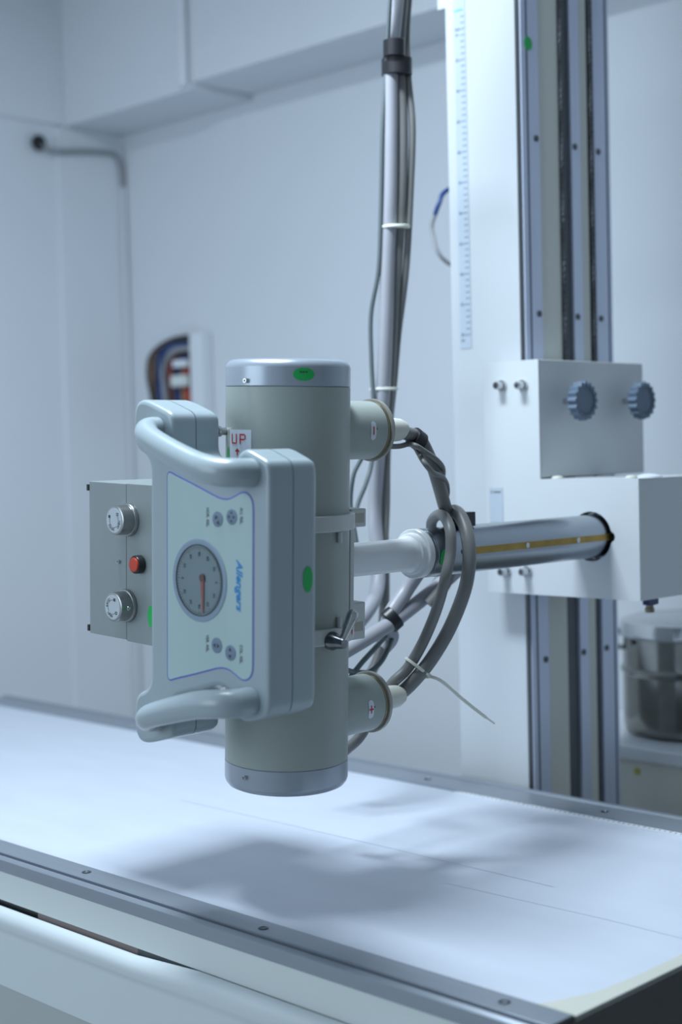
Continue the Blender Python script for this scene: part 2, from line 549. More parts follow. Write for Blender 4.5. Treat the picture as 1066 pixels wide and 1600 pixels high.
# ruled strip at the far edge
b = box(T(-.25), T(.56), Ty(.650), Ty(.6605), TZ-.0018, TZ+.0012)
sc = obj('scale_strip', b, M['conduit'], tb)
b = bmesh.new()
for i in range(78):
    x = -.245+i*.0103
    box(T(x), T(x+.0012), Ty(.651), Ty(.656 if i % 5 else .6600), TZ+.0013, TZ+.0016, bm=b)
obj('scale_marks', b, M['ink'], sc)
# cream tape at the right end
poly = [(T(a), Ty(b_)) for a, b_ in [(.551, .66), (.551, .05), (.546, -.02), (.53, -.07), (.515, -.1025), (.5722, -.1025), (.5722, .66)]]
obj('edge_tape', prism(poly, TZ-.0018, TZ-.0008, xy), M['masking'], tb)
# thin scratches along the top
def line(pts, wd, nm='scratch'):
    bm = bmesh.new()
    for (xa, ya), (xb, yb) in zip(pts, pts[1:]):
        d = Vector((xb-xa, yb-ya)).normalized(); nn = Vector((-d.y, d.x))*wd/2
        vs = [bm.verts.new((T(p[0]), Ty(p[1]), TZ-.0016)) for p in ((xa+nn.x, ya+nn.y), (xb+nn.x, yb+nn.y), (xb-nn.x, yb-nn.y), (xa-nn.x, ya-nn.y))]
        bm.faces.new(vs)
    return bm
obj('scratch', line([(-.62, .285), (-.1, .29), (.25, .288)], .0012), M['scratch'], tb)
obj('scratch', line([(.12, .20), (.40, .212), (.55, .211)], .0009), M['scratch'], tb)
# near side panels
obj('side_panel', box(T(TX0), T(TX1-.004), Ty(-.165), Ty(-.152), TZ-.0700, TZ-.0225, .001), M['side'], tb)
# skirt with rounded lip; its back edge stands away from the panel towards the far end
def skirt_pt(a, b_, d):
    x = d-.66
    k = max(0.0, min(1.0, (-.02-x)/0.14))     # the lip drops away from the panel towards the far end
    return Vector((d, Ty(a-.002*k), TZ+b_+(.0018-.0083*k)*max(0, (b_+.12)/.05)))
prof = [(-.1655, -.083), (-.1658, -.0735), (-.1675, -.0709), (-.172, -.0702), (-.178, -.0722), (-.183, -.078), (-.1855, -.086), (-.186, -.097), (-.183, -.105),
        (-.1785, -.111), (-.1775, -.118), (-.1775, -.2035), (-.1655, -.2035)]
sl = [(prof, T(x)) for x in (TX0, -1.2, -.57, -.45, -.33, -.25, -.16, -.13, -.10, -.07, -.045, -.02, .2, TX1-.004)]
obj('skirt_panel', slices(sl, skirt_pt), M['side2'], tb)
obj('base_panel', box(T(TX0), T(TX1-.004), Ty(-.1765), Ty(-.160), .12, TZ-.2048, .002), M['side3'], tb)
obj('tray_bar', box(T(-.43), T(-.17), Ty(-.1610), Ty(-.1525), TZ-.098, TZ-.0715), M['brownbar'], tb)
obj('tray_bar', box(T(TX0), T(-.4305), Ty(-.1610), Ty(-.1525), TZ-.098, TZ-.0715), M['black'], tb)
obj('tray_rack', box(T(-.1695), T(.0), Ty(-.1610), Ty(-.1525), TZ-.098, TZ-.0715), M['channel'], tb)
obj('frame_core', box(T(TX0+.02), T(TX1-.01), Ty(-.148), Ty(.735), TZ-.30, TZ-.023), M['side3'], tb)
obj('pedestal', box(T(-1.3), T(.1), Ty(-.12), Ty(.62), 0.0, TZ-.302, .01), M['side3'], tb)
obj('end_panel', box(T(TX1-.0035), T(TX1+.004), Ty(-.164), Ty(.75), .30, TZ-.0042, .001), M['enddark'], tb)
obj('corner_cap', box(T(TX1+.0005), T(TX1+.003), Ty(-.164), Ty(-.106), TZ-.0038, TZ+.0005), M['black'], tb)

# ================================================================ COLUMN
cl = thing('support_column', 'tall white square column with steel guide rails behind the table', 'column', (-0.274, 0.949, 0.0))
def K(x): return x+0.274
def Ky(y): return y-0.949
CT = 2.985
obj('column_body', box(K(-.362), K(-.190), Ky(.80), Ky(1.098), 0.0, CT, .003), M['colwhite'], cl)
obj('corner_strip', box(K(-.1898), K(-.186), Ky(.8035), Ky(.809), 0.01, CT), M['darkmetal'], cl)
for y0, y1 in ((.809, .863), (.966, .996), (1.042, 1.0975)):
    r_ = obj('guide_rail', box(K(-.1898), K(-.1825), Ky(y0), Ky(y1), 0.01, CT, .0008), M['alu'], cl)
    yb = {.809: .851, .966: .976, 1.042: 1.056}[y0]
    if y0 != .966:
        yg = .823 if y0 < .9 else 1.083
        obj('rail_groove', box(K(-.1824), K(-.1819), Ky(yg), Ky(yg+.005), 0.01, CT), M['groove'], r_)
    for zz in (.42, .755, 1.09, -.25, -.585):
        b = lathe([(0, 0), (.0062, 0), (.0062, .002), (.004, .0026), (.003, .0012), (0, .0012)], (K(-.1824), Ky(yb), Z0+zz), (1, 0, 0), 18)
        obj('rail_bolt', b, M['darkmetal'], r_)
for y0, y1 in ((.8632, .928), (.9965, 1.024)):
    obj('cream_strip', box(K(-.1898), K(-.186), Ky(y0), Ky(y1), 0.01, CT), M['cream'], cl)
for y0, y1 in ((.9282, .9658), (1.0242, 1.0418)):
    obj('rope_channel', box(K(-.1898), K(-.1890), Ky(y0), Ky(y1), 0.01, CT), M['channel'], cl)
def rope(y, x=-.184):
    bm = bmesh.new()
    for s in range(3):
        pts = []
        z = Z0+.33
        while z < CT-.005:
            a = z*520/3.0*1.0+s*2*PI/3
            pts.append((K(x)+.0026*math.cos(a), Ky(y)+.0026*math.sin(a), z)); z += .006
        tubeb(pts, .0027, 6, 1, bm=bm, smooth=False)
    return bm
obj('lift_rope', rope(.934), M['rope'], cl)
obj('lift_rope', rope(1.033), M['rope'], cl)
ellipse_sticker('green_sticker', lambda a, b_, d: Vector((K(-.1822)+d, Ky(.831)+a, Z0+.932+b_)), .012, .013, M['green'], cl)
obj('top_bracket', box(K(-.383), K(-.3622), Ky(.802), Ky(.86), Z0+1.033, Z0+1.3, .002), M['colwhite'], cl)
obj('bracket_wheel', lathe([(0, 0), (.014, 0), (.014, .012), (0, .012)], (K(-.391), Ky(.83), Z0+1.065), (0, 1, 0), 20), M['darkmetal'], cl)
# ruler strip
ru = obj('ruler_strip', box(K(-.339), K(-.310), Ky(.7990), Ky(.7998), Z0+.361, Z0+1.45), M['ruler'], cl)
b = bmesh.new()
n_major = 0
zt = Z0+.388
step = 0.0119
nums = ['50', '55', '60', '65', '70', '75', '80', '85', '90', '95', '100']
for i in range(0, 53):
    z = zt+i*step
    mj = (i % 5 == 2) if False else (i % 5 == 0)
    if i > 52: break
    box(K(-.322 if not mj else -.326), K(-.312), Ky(.7984), Ky(.7989), z-.0006, z+.0006, bm=b)
for i in range(11):
    z = zt+i*5*step
    text_bm(nums[i], .0085, (K(-.3315), Ky(.7988), z), (1, 0, 0), (0, 0, 1), .0003, bm=b)
for z in (zt-.0105, zt+50*step-.0095):
    text_bm('cm', .008, (K(-.3315), Ky(.7988), z), (1, 0, 0), (0, 0, 1), .0003, bm=b)
obj('ruler_marks', b, M['rulerink'], ru)
obj('ruler_end_mark', box(K(-.337), K(-.316), Ky(.7984), Ky(.7989), zt+53.0*step, zt+53.0*step+.003), M['rulercyan'], ru)

# ================================================================ CARRIAGE
ca = thing('tube_carriage', 'white metal carriage clamped on the column holding the chrome arm', 'carriage', (0.0, 0.75, Z0))
def Cy(y): return y-0.75
# front plate with the round hole and keyway
def plate_with_hole():
    bm = bmesh.new()
    outer = [(-.241, .326), (-.241, -.112), (.103, -.112), (.103, .104), (-.111, .104), (-.111, .326)]
    R0 = .0450
    hole = []
    for i in range(72):
        a = 2*PI*i/72
        x, z = R0*math.cos(a), R0*math.sin(a)
        if abs(a if a < PI else a-2*PI) < .21:
            kx = .047; t = (a if a < PI else a-2*PI)/.21
            x = kx-.004+.0095*math.cos(t*PI/2); z = .0095*math.sin(t*PI/2)
        hole.append((x, z))
    def ring(pts, y):
        vs = [bm.verts.new((x, y, z)) for x, z in pts]
        return vs, [bm.edges.new((vs[i], vs[(i+1) % len(vs)])) for i in range(len(vs))]
    o0, e0 = ring(outer, 0.0); h0, f0 = ring(hole, 0.0)
    o1, e1 = ring(outer, .003); h1, f1 = ring(hole, .003)
    bmesh.ops.triangle_fill(bm, use_beauty=True, use_dissolve=False, edges=e0+f0)
    bmesh.ops.triangle_fill(bm, use_beauty=True, use_dissolve=False, edges=e1+f1)
    for a, c in ((o0, o1), (h0, h1)):
        for i in range(len(a)):
            j = (i+1) % len(a)
            bm.faces.new((a[i], a[j], c[j], c[i]))
    return bm
obj('front_plate', plate_with_hole(), M['carr'], ca, flat=True)
b = box(-.241, -.1765, .0031, .046, -.112, .326, 0)
obj('upper_housing', box(-.176, -.111, .0031, Cy(1.095), .106, .326, .0025), M['carr'], ca)
obj('rear_plate', b, M['carr'], ca)
b = bmesh.new()
box(-.1105, .103, .0032, .25, .1015, .104, bm=b)
box(-.1105, .103, .0032, .25, -.112, -.1095, bm=b)
box(.1005, .103, .0032, .25, -.1094, .1014, bm=b)
box(-.1105, .103, .2501, .2525, -.112, .104, bm=b)
obj('lower_housing', b, M['carr'], ca)
obj('seam_edge', box(.1031, .1036, .0005, .003, -.112, .104), M['side'], ca)
obj('hole_lining', lathe([(.0460, .0035), (.054, .0035), (.054, .03), (.0460, .03)], (0, 0, 0), (0, 1, 0), 48, closed=True), M['black'], ca)
for x, z in ((-.196, .281), (-.146, .279), (-.194, -.071), (-.144, -.069)):
    hexbolt((x, 0, z), (0, -1, 0), .0078, .021, 'mounting_bolt', ca)
for x, y in ((-.083, .016), (.075, .02)):
    obj('plug_button', lathe([(0, .104), (.011, .104), (.011, .106), (.008, .109), (0, .110)], (x, y, 0), (0, 0, 1), 24), M['boot'], ca)
obj('top_disc', lathe([(0, .104), (.024, .104), (.024, .106), (.012, .110), (0, .111)], (.070, .085, 0), (0, 0, 1), 28), M['conduit'], ca)
lp = obj('label_plate', box(-.232, -.200, -.0010, -.0002, .022, .088), M['ruler'], ca)
b = prism([(-.2285, .080), (-.2255, .0775), (-.2255, .0825)], -.0015, -.0011, xz)
for i_ in range(7):
    x_ = -.2215+i_*.0026
    box(x_, x_+.0017, -.0015, -.0011, .0785, .0785+(.003 if i_ % 2 else .0022), bm=b)
obj('label_lettering', b, M['ink'], lp)
# star knobs on the side face
for y, z in ((.829, .248), (1.026, .250)):
    b = cyl(.006, 0, .034, (-.111, Cy(y), z), (1, 0, 0), 16)
    kn = obj('knob_stem', b, M['steel'], ca)
    lathe([(0, 0), (.011, 0), (.011, .004), (0, .004)], (-.111, Cy(y), z), (1, 0, 0), 20)
    N = 16
    def star(rad):
        return [((rad*(1 + .068*math.cos(N*t)))*math.cos(t), (rad*(1+.068*math.cos(N*t)))*math.sin(t)) for t in [2*PI*i/128 for i in range(128)]]
    yy, zk = Cy(y), z
    put = lambda a, c, d: Vector((d, yy+a, zk+c))
    b = slices([(star(.031), -.080), (star(.0342), -.0785), (star(.0348), -.0765), (star(.0348), -.0625), (star(.0340), -.0600), (star(.031), -.0588), (star(.0275), -.0590), (star(.0255), -.0625)], put)
    obj('star_knob', b, M['starknob'], kn)
# pneumatic fitting below
hf = obj('hose_fitting', box(.078, .096, .045, .063, -.124, -.1125, .001), M['fitblue'], ca)
obj('hose_elbow', box(.098, .101, .03, .062, -.1225, -.1125, .001), M['fitblue'], hf)
obj('brass_nozzle', lathe([(0, -.1245), (.007, -.1245), (.007, -.129), (.0085, -.130), (.0085, -.137), (.005, -.138), (0, -.138)], (.087, .054, 0), (0, 0, 1), 20), M['bronze'], hf)

# ================================================================ ARM
ar = thing('telescopic_arm', 'horizontal chrome and white arm between the carriage and the tube head', 'arm', (0.0, 0.10, Z0))
def Ay(y): return y-0.10
obj('white_spindle', lathe([(0, Ay(.0900)), (.0258, Ay(.0900)), (.0258, Ay(.250)), (.0268, Ay(.256)), (.0290, Ay(.2595)), (.0318, Ay(.2605)), (.0325, Ay(.2615)), (.0325, Ay(.2685)), (.0335, Ay(.2700)),
                            (.0382, Ay(.2700)), (.0392, Ay(.2710)), (.0392, Ay(.2810)), (.0384, Ay(.2820)), (0, Ay(.2820))], (0, 0, 0), (0, 1, 0), 80), M['white'], ar)
ct = obj('chrome_tube', lathe([(0, Ay(.2822)), (.0372, Ay(.2822)), (.0372, Ay(.2845)), (.0388, Ay(.2850)), (.0388, Ay(.2880)), (.0382, Ay(.2885)), (.0382, Ay(.290)), (.0390, Ay(.2905)), (.0390, Ay(.93)), (0, Ay(.93))], (0, 0, 0), (0, 1, 0), 96), M['chrome'], ar)
obj('clamp_band', lathe([(.0392, Ay(.318)), (.0395, Ay(.318)), (.0395, Ay(.324)), (.0392, Ay(.324))], (0, 0, 0), (0, 1, 0), 64, closed=True), M['darkmetal'], ct)
def arm_put(a, c, d):      # a along the arm, c arc length upwards on the camera-facing side
    t = c/.039
    return Vector(((.039+d)*math.cos(t), Ay(a), (.039+d)*math.sin(t)))
st = obj('brass_strip', box(.0385, .0412, Ay(.366), Ay(.765), -.0058, .0058, .0005), M['brass'], ct)
for y in (.372, .512, .655):
    obj('strip_screw', lathe([(0, 0), (.0046, 0), (.0046, .0006), (.0028, .0008), (.0024, .0001), (0, .0001)], (.0412, Ay(y), 0), (1, 0, 0), 18), M['steel'], st)
obj('set_screw', lathe([(0, 0), (.004, 0), (.004, .0008), (0, .0008)], (.0388, Ay(.347), 0), (1, 0, 0), 16), M['black'], ct)
gp = grid_patch(lambda a, c, d: arm_put(a, c, d), .2915, .3105, -.0195, .0060, .0007, 12, 6, True)
obj('green_sticker', gp, M['green'], ct)
obj('stop_block', box(-.012, .018, Ay(.372), Ay(.406), .0375, .061, .0012), M['black'], ar)

# ================================================================ TUBE HEAD
PHI = 0.044
TH = (0, PHI, 0)
tu = thing('xray_tube_head', 'upright grey green cylindrical x-ray tube with dark end caps and two cable horns', 'x-ray tube', (0, 0, Z0), TH)
RT = .0897
ZT, ZB = .2587, -.2797
obj('tube_body', lathe([(0, ZB), (RT-.0006, ZB), (RT, ZB+.0006), (RT, ZT-.0006), (RT-.0006, ZT), (0, ZT)], n=128), M['tube'], tu)
RC = RT+.0002
cap = [(RC-.001, 0), (RC, .001), (RC, .026), (RC-.0015, .031), (RC-.005, .0355), (RC-.010, .0378), (RC-.016, .0385), (0, .0385)]
c1 = obj('end_cap', lathe([(0, ZT+.0004)]+[(r, ZT+.0004+h) for r, h in cap], n=128), M['cap'], tu)
c2 = obj('end_cap', lathe([(0, ZB-.0004)]+[(r, ZB-.0004-h) for r, h in cap], n=128), M['cap'], tu)
for zc, ang, par in ((.2665, -82.6, c1), (-.2925, -83.0, c2)):
    a = math.radians(ang)
    hexbolt((RC*math.cos(a), RC*math.sin(a), zc), (math.cos(a), math.sin(a), 0), .0034, .005, 'cap_screw', par, washer=False)
put = on_cyl(RC, math.radians(-29.1), .2755)
gs = obj('green_sticker', grid_patch(put, -.0155, .0155, -.009, .009, .0006, 14, 4, True), M['green'], c1)
b = bmesh.new()
for x0_, x1_ in ((-.006, -.0035), (-.0025, .0005), (.0020, .0050)):
    grid_patch(put, x0_, x1_, .0020, .0042, .0009, 2, 1, bm=b)
obj('sticker_mark', b, M['ink'], gs)
# UP sticker, arrow and green sticker
a0 = math.radians(-92.6)
put = on_cyl(RT, a0, .176)
up = obj('up_sticker', grid_patch(put, -.0240, .0240, -.045, .0225, .0005, 14, 3), M['sticker'], tu)
b = bmesh.new()
lett = []
def stroke(x0, x1, z0, z1):
    grid_patch(put, x0, x1, z0, z1, .0009, 3, 1, bm=b)
# U
stroke(-.0175, -.0150, .0035, .0165); stroke(-.0065, -.0040, .0035, .0165); stroke(-.0160, -.0055, .0022, .0044)
# P
stroke(.0020, .0045, .0022, .0165); stroke(.0045, .0125, .0143, .0165); stroke(.0045, .0125, .0075, .0097); stroke(.0120, .0143, .0090, .0150)
# arrow
vs = [b.verts.new(put(x, z, .0009)) for x, z in ((-.0030, -.0035), (.0030, -.0085), (-.0090, -.0085))][:]
b.faces.new(vs)
stroke(-.0045, -.0015, -.0135, -.0085)
for zz in (-.022,):
    stroke(-.020, -.019, -.030, zz); stroke(-.016, -.013, -.030, zz); stroke(-.014, -.010, zz-.001, zz); stroke(-.014, -.010, -.030, -.029)
obj('up_lettering', b, M['red'], up)
put2 = on_cyl(RT, math.radians(-112.5), .158)
obj('green_sticker', grid_patch(put2, -.0080, .0080, -.018, .0155, .0006, 10, 4, True), M['green'], tu)

# cable horns
def horn(z, sign, nm):
    h = obj('cable_horn', lathe([(0, .055), (.046, .055), (.0455, .105), (.0440, .115), (.0440, .165), (0, .165)], (0, 0, z), (0, 1, 0), 72), M['tube'], tu)
    obj('horn_ring', lathe([(0, .1652), (.0445, .1652), (.0445, .170), (0, .170)], (0, 0, z), (0, 1, 0), 72), M['bronze'], h)
    obj('horn_flange', lathe([(0, .1702), (.0455, .1702), (.0475, .1712), (.0475, .1765), (.0460, .178), (0, .178)], (0, 0, z), (0, 1, 0), 72), M['ringgrey'], h)
    obj('cable_boot', lathe([(0, .1782), (.0200, .1782), (.0196, .185), (.0188, .215), (.0175, .235), (.0135, .246), (.0115, .248), (0, .248)], (0, 0, z), (0, 1, 0), 48), M['boot'], h, )
    def hp(a, c, d):       # a along the horn, c arc length upwards
        t = c/.044
        return Vector(((.0441+d)*math.cos(t), a, z+(.0441+d)*math.sin(t)))
    # polarity sticker (stadium shape)
    bm = bmesh.new()
    L, Wd = .0145, .0056
    N = 14
    V = {}
    for i in range(N+1):
        c = -L+2*L*i/N
        e = abs(c)-(L-Wd)
        hw = Wd if e <= 0 else math.sqrt(max(1e-8, Wd*Wd-e*e))
        for j in (0, 1):
            V[i, j] = bm.verts.new(hp(.133+(hw if j else -hw), c, .0004))
    for i in range(N):
        bm.faces.new((V[i, 0], V[i+1, 0], V[i+1, 1], V[i, 1]))
    s = obj('polarity_sticker', bm, M['sticker'], h)
    bm = bmesh.new()
    grid_patch(hp, .1318, .1342, -.0060, .0060, .0007, 1, 6, bm=bm)
    if sign > 0:
        grid_patch(hp, .1285, .1375, -.0012, .0012, .0008, 4, 1, bm=bm)
    obj('polarity_sign', bm, M['red'], s)
    bm = lathe([(0, 0), (.0014, 0), (.0012, .0006), (0, .0006)], hp(.1405, .003, 0), (1, 0, 0), 10)
    obj('horn_screw', bm, M['darkmetal'], h)
    return h
horn(.196, -1, 'minus'); horn(-.222, 1, 'plus')

# trunnion clamps
def clamp(z0, z1, lower):
    b = lathe([(RT+.0004, z0), (RT+.0065, z0), (RT+.008, z0+.0015), (RT+.008, z1-.0015), (RT+.0065, z1), (RT+.0004, z1)], n=96, closed=True)
    o = obj('clamp_ring', b, M['clamp'], tu)
    zlo, zhi = (z0-.001, z1+.003) if not lower else (z0-.008, z1+.024)
    bb = box(-.050, .050, .080, .1125, zlo, zhi, .0022, 3)
    lug = obj('clamp_lug', bb, M['clamp'], o)
    # darker patch on the lug side, colour stands in for a recess's shade
    obj('lug_pocket_shade', box(.0496, .0503, .0875, .1075, (zlo+zhi)/2-.007-(.008 if lower else 0), (zlo+zhi)/2+.007-(.008 if lower else 0), .0003), M['ringgrey'], lug)
    return o
cu_ = clamp(.0560, .0790, False)
cd_ = clamp(-.1035, -.0805, True)
obj('trunnion_plate', box(.034, .052, .0775, .0855, -.079, .054, .001), M['clamp'], tu)
obj('trunnion_plate', box(-.052, -.034, .0775, .0855, -.079, .054, .001), M['clamp'], tu)
a = math.radians(9)
for (ang, z0_, z1_) in ((9, .040, .055), (9, -.0800, -.066)):
    a = math.radians(ang)
    obj('clamp_screw', cyl(.0035, z0_, z1_, ((RT+.0040)*math.cos(a), (RT+.0040)*math.sin(a), 0), (0, 0, 1), 14), M['clamp'], tu)
# locking lever
a = math.radians(3)
a = math.radians(-1)
HB = Vector(((RT+.004)*math.cos(a), (RT+.004)*math.sin(a)-.004, -.0965)); HD = Vector((.98, .10, -.06)).normalized()
lv = obj('lever_hub', lathe([(0, 0), (.0130, 0), (.0130, .008), (.0100, .014), (.0080, .025), (.0072, .027), (0, .0275)], HB, HD, 28), M['lever'], tu)
P0 = HB + HD*.0215
obj('lever_arm', lathe([(0, .002), (.0045, .002), (.0055, .012), (.0078, .034), (.0085, .042), (.0070, .0470), (.0035, .0495), (0, .050)], P0, (.16, .36, .92), 24), M['steel'], lv)
put = on_cyl(RT+.0081, math.radians(29), -.0915)
b = bmesh.new()
b.faces.new([b.verts.new(put(x, z, .0005)) for x, z in ((-.0045, .0040), (.0045, .0040), (0, -.0050))])
obj('red_marker', b, M['red'], cd_)
# mounting bolt of the control panel behind its left horn
lb = lathe([(0, 0), (.007, 0), (.007, .004), (.0055, .0045), (.0055, .020), (.008, .021), (.008, .026), (.0055, .027), (.0055, .045), (0, .045)], (-.045, -.117, .195), (0, 1, 0), 20)

# ================================================================ COLLIMATOR
co = thing('collimator', 'grey metal collimator box with two round knobs and a red button', 'collimator', (0, 0, Z0), TH)
YC = -.115
obj('housing', box(-.325, -.2315, YC, -YC, -.122, .114, .0015), M['coll'], co)
b = box(-.2311, -.125, YC, -YC, -.124, .1145, .0015)
obj('rear_housing', b, M['coll'], co)
obj('mounting_flange', lathe([(0, .085), (.075, .085), (.075, .1248), (0, .1248)], (0, 0, 0), (-1, 0, 0), 48), M['clamp'], co)
for z in (.104, -.114):
    obj('cover_hinge', box(-.3300, -.3253, YC-.001, YC+.010, z-.0048, z+.0048), M['black'], co)
def dknob(x, z, nm, rot):
    o = obj('round_knob', lathe([(0, 0), (.0248, 0), (.0252, .001), (.0252, .004), (.0243, .006), (.0225, .0065), (.0222, .024), (.0217, .0262), (.0195, .0272), (0, .0272)],
                                (x, YC, z), (0, -1, 0), 56), M['knob'], co)
    d = obj('knob_face', lathe([(0, 0), (.0185, 0), (.0185, .0003), (0, .0003)], (x, YC-.0272, z), (0, -1, 0), 48), M['knobface'], o)
    b = bmesh.new()
    y = YC-.0278
    # arc between the two symbols
    for i in range(26):
        t0 = math.radians(rot+i*9); t1 = math.radians(rot+i*9+9.5)
        if i in (8, 9, 16, 17): continue
        r0, r1 = .0103, .0109
        b.faces.new([b.verts.new((x+r*math.cos(t), y, z+r*math.sin(t))) for r, t in ((r0, t0), (r1, t0), (r1, t1), (r0, t1))])
    for i, ch in enumerate('OPEN' if False else 'CLOSE'):
        t = math.radians(rot+50+i*13)
        text_bm(ch, .0055, (x+.0138*math.cos(t), y, z+.0138*math.sin(t)), (-math.sin(t), 0, math.cos(t)), (-math.cos(t), 0, -math.sin(t)), .0001, bm=b)
    for i, ch in enumerate('OPEN'):
        t = math.radians(rot+150+i*13)
        text_bm(ch, .0055, (x+.0138*math.cos(t), y, z+.0138*math.sin(t)), (-math.sin(t), 0, math.cos(t)), (-math.cos(t), 0, -math.sin(t)), .0001, bm=b)
    t = math.radians(rot-10)
    sx_, sz_ = x+.0125*math.cos(t), z+.0125*math.sin(t)
    box(sx_-.0022, sx_+.0022, y-.0002, y, sz_-.0022, sz_+.0022, bm=b)
    t = math.radians(rot+244)
    sx_, sz_ = x+.0125*math.cos(t), z+.0125*math.sin(t)
    for q in ((-1, 1, 1, .6), (-1, 1, -.6, -1), (-1, -.6, -1, 1), (.6, 1, -1, 1)):
        box(sx_+q[0]*.0022, sx_+q[1]*.0022, y-.0002, y, sz_+min(q[2], q[3])*.0022, sz_+max(q[2], q[3])*.0022, bm=b)
    obj('knob_marks', b, M['ink'], d, flat=True)
    return o
dknob(-.2240, .0605, 'a', 165)
k2 = dknob(-.2290, -.0695, 'b', 75)
a_ = Vector((1, -.012, .15)).normalized()
obj('grub_screw', lathe([(0, 0), (.003, 0), (.0025, .0008), (.001, .0002), (0, .0002)], (-.2290+.0223, YC-.014, -.0695-.001), (1, 0, 0), 14), M['steel'], k2)
bz = obj('button_bezel', lathe([(0, 0), (.0132, 0), (.0138, .001), (.0135, .010), (.0125, .0115), (.0112, .0115), (.0112, .009), (0, .009)], (-.1965, YC, -.0045), (0, -1, 0), 40), M['black'], co)
obj('red_button', lathe([(0, .009), (.0108, .009), (.0108, .0125), (.0098, .0138), (0, .0142)], (-.1965, YC, -.0045), (0, -1, 0), 40), M['redbtn'], bz)
hexbolt((-.2480, YC, -.0045), (0, -1, 0), .0032, .004, 'cover_screw', co, washer=False)
ellipse_sticker('green_sticker', lambda a, c, d: Vector((-.1700+a, YC-.0003-d, -.0800+c)), .0085, .0165, M['green'], co)

# ================================================================ CONTROL PANEL
cp = thing('control_panel', 'pale grey control panel with angle gauge, push buttons and two handlebars', 'control panel', (0, 0, Z0), TH)
YF, YB, YS = -.205, -.118, -.164
half = [(-.057, 0.0), (-.057, .05), (-.057, .10), (-.057, .138), (-.0585, .149), (-.0635, .158), (-.072, .1645), (-.083, .1695), (-.0905, .1775), (-.094, .190), (-.0945, .208), (-.093, .222),
        (-.0885, .2325), (-.080, .2382), (-.068, .2385), (-.050, .234), (-.032, .2283), (-.018, .2235), (-.0105, .2175), (-.0080, .208), (-.0078, .190), (-.0070, .172),
        (.000, .1625), (.020, .1555), (.050, .1470), (.072, .1395), (.090, .1355), (.105, .1385), (.1145, .1475), (.1195, .160), (.1260, .1705), (.1370, .1760), (.1480, .1745),
        (.162, .1695), (.174, .1650), (.1815, .1600), (.1850, .1500), (.1860, .135), (.1860, .10), (.1860, .05)]
full = half + [(.1860, 0.0)] + [(x, -z) for x, z in reversed(half[1:])]
outl = closed_curve(full, 3)
# keep counter-clockwise bookkeeping inside inset_poly
L_ = [(inset_poly(outl, .0065), YF), (inset_poly(outl, .0034), YF+.0006), (inset_poly(outl, .0013), YF+.0022), (inset_poly(outl, .0002), YF+.0050), (outl, YF+.008),
      (outl, YS-.0009)]
ph = obj('front_housing', slices(L_, xz), M['panel'], cp)
obj('seam_gasket', slices([(inset_poly(outl, .0010), YS-.0009), (inset_poly(outl, .0010), YS+.0009)], xz), M['btnblue'], cp)
L_ = [(outl, YS+.0009), (outl, YB-.012), (inset_poly(outl, .0008), YB-.008), (inset_poly(outl, .0030), YB-.0035), (inset_poly(outl, .0065), YB-.0008), (inset_poly(outl, .0095), YB)]
obj('back_housing', slices(L_, xz), M['panel'], cp)
obj('mounting_bolt', lb, M['steel'], cp)
b = box(-.03, .12, YB+.0005, -.0995, -.03, .03, .002)
obj('mounting_plate', b, M['coll'], cp)
# overlay
fh = [(-.0195, 0.0), (-.0195, .05), (-.0195, .10), (-.0195, .130), (-.0190, .1375), (-.0160, .1420), (-.0105, .1425), (.000, .1390), (.035, .1290), (.065, .1200), (.085, .1140), (.098, .1118),
      (.110, .1128), (.121, .1168), (.131, .1212), (.139, .1225), (.147, .1200), (.1535, .1140), (.1565, .105), (.1570, .09), (.1570, .05)]
fo = fh + [(.1570, 0.0)] + [(x, -z) for x, z in reversed(fh[1:])]
fo = closed_curve(fo, 3)
obj('overlay_outline', slices([(fo, YF+.0002), (fo, YF-.0006)], xz), M['purple'], cp)
ov = obj('overlay', slices([(inset_poly(fo, .0021), YF-.0006), (inset_poly(fo, .0021), YF-.0010)], xz), M['face'], cp)
yo = YF-.0010
# gauge
GX, GZ = .0500, .0005
ga = obj('angle_gauge', lathe([(.0480, 0), (.0555, 0), (.0555, .0007), (.0545, .0012), (.0490, .0012), (.0476, .0010), (.0472, .0)], (GX, yo, GZ), (0, -1, 0), 80, closed=True), M['gaugering'], cp)
obj('gauge_rim', lathe([(.0468, 0), (.0480, 0), (.0480, .0018), (.0468, .0018)], (GX, yo, GZ), (0, -1, 0), 80, closed=True), M['ink'], ga)
dl = obj('gauge_dial', lathe([(0, .0002), (.0468, .0002), (.0468, .0), (0, 0)], (GX, yo-.0001, GZ), (0, -1, 0), 64), M['dial'], ga)
b = bmesh.new()
yd = yo-.0006
for i in range(72):
    t = 2*PI*i/72
    r0, r1 = (.0405, .0455) if i % 6 == 0 else (.0425, .0455)
    wd = .0004
    c, s = math.cos(t), math.sin(t)
    b.faces.new([b.verts.new((GX+r*c-k*wd*s, yd, GZ+r*s+k*wd*c)) for r, k in ((r0, -1), (r1, -1), (r1, 1), (r0, 1))])
vals = ['0', '30', '60', '90', '60', '30', '0', '30', '60', '90', '60', '30']
for i in range(12):
    t = 2*PI*i/12
    text_bm(vals[i], .0062, (GX+.0350*math.cos(t), yd, GZ+.0350*math.sin(t)), (0, 0, -1), (1, 0, 0), .0001, bold=.00012, bm=b)
box(GX+.008, GX+.0165, yd-.0001, yd, GZ-.0004, GZ+.0004, bm=b)
obj('dial_marks', b, M['ink'], dl, flat=True)
nb = [(-.0030, .006), (.0046, .005), (.0042, -.030), (.0034, -.0435), (.0014, -.0435), (.0006, -.030)]
nd = obj('gauge_needle', prism([(GX+.0065+x, GZ+.001+z) for x, z in nb], yo-.0016, yo-.0022, xz), M['needle'], ga)
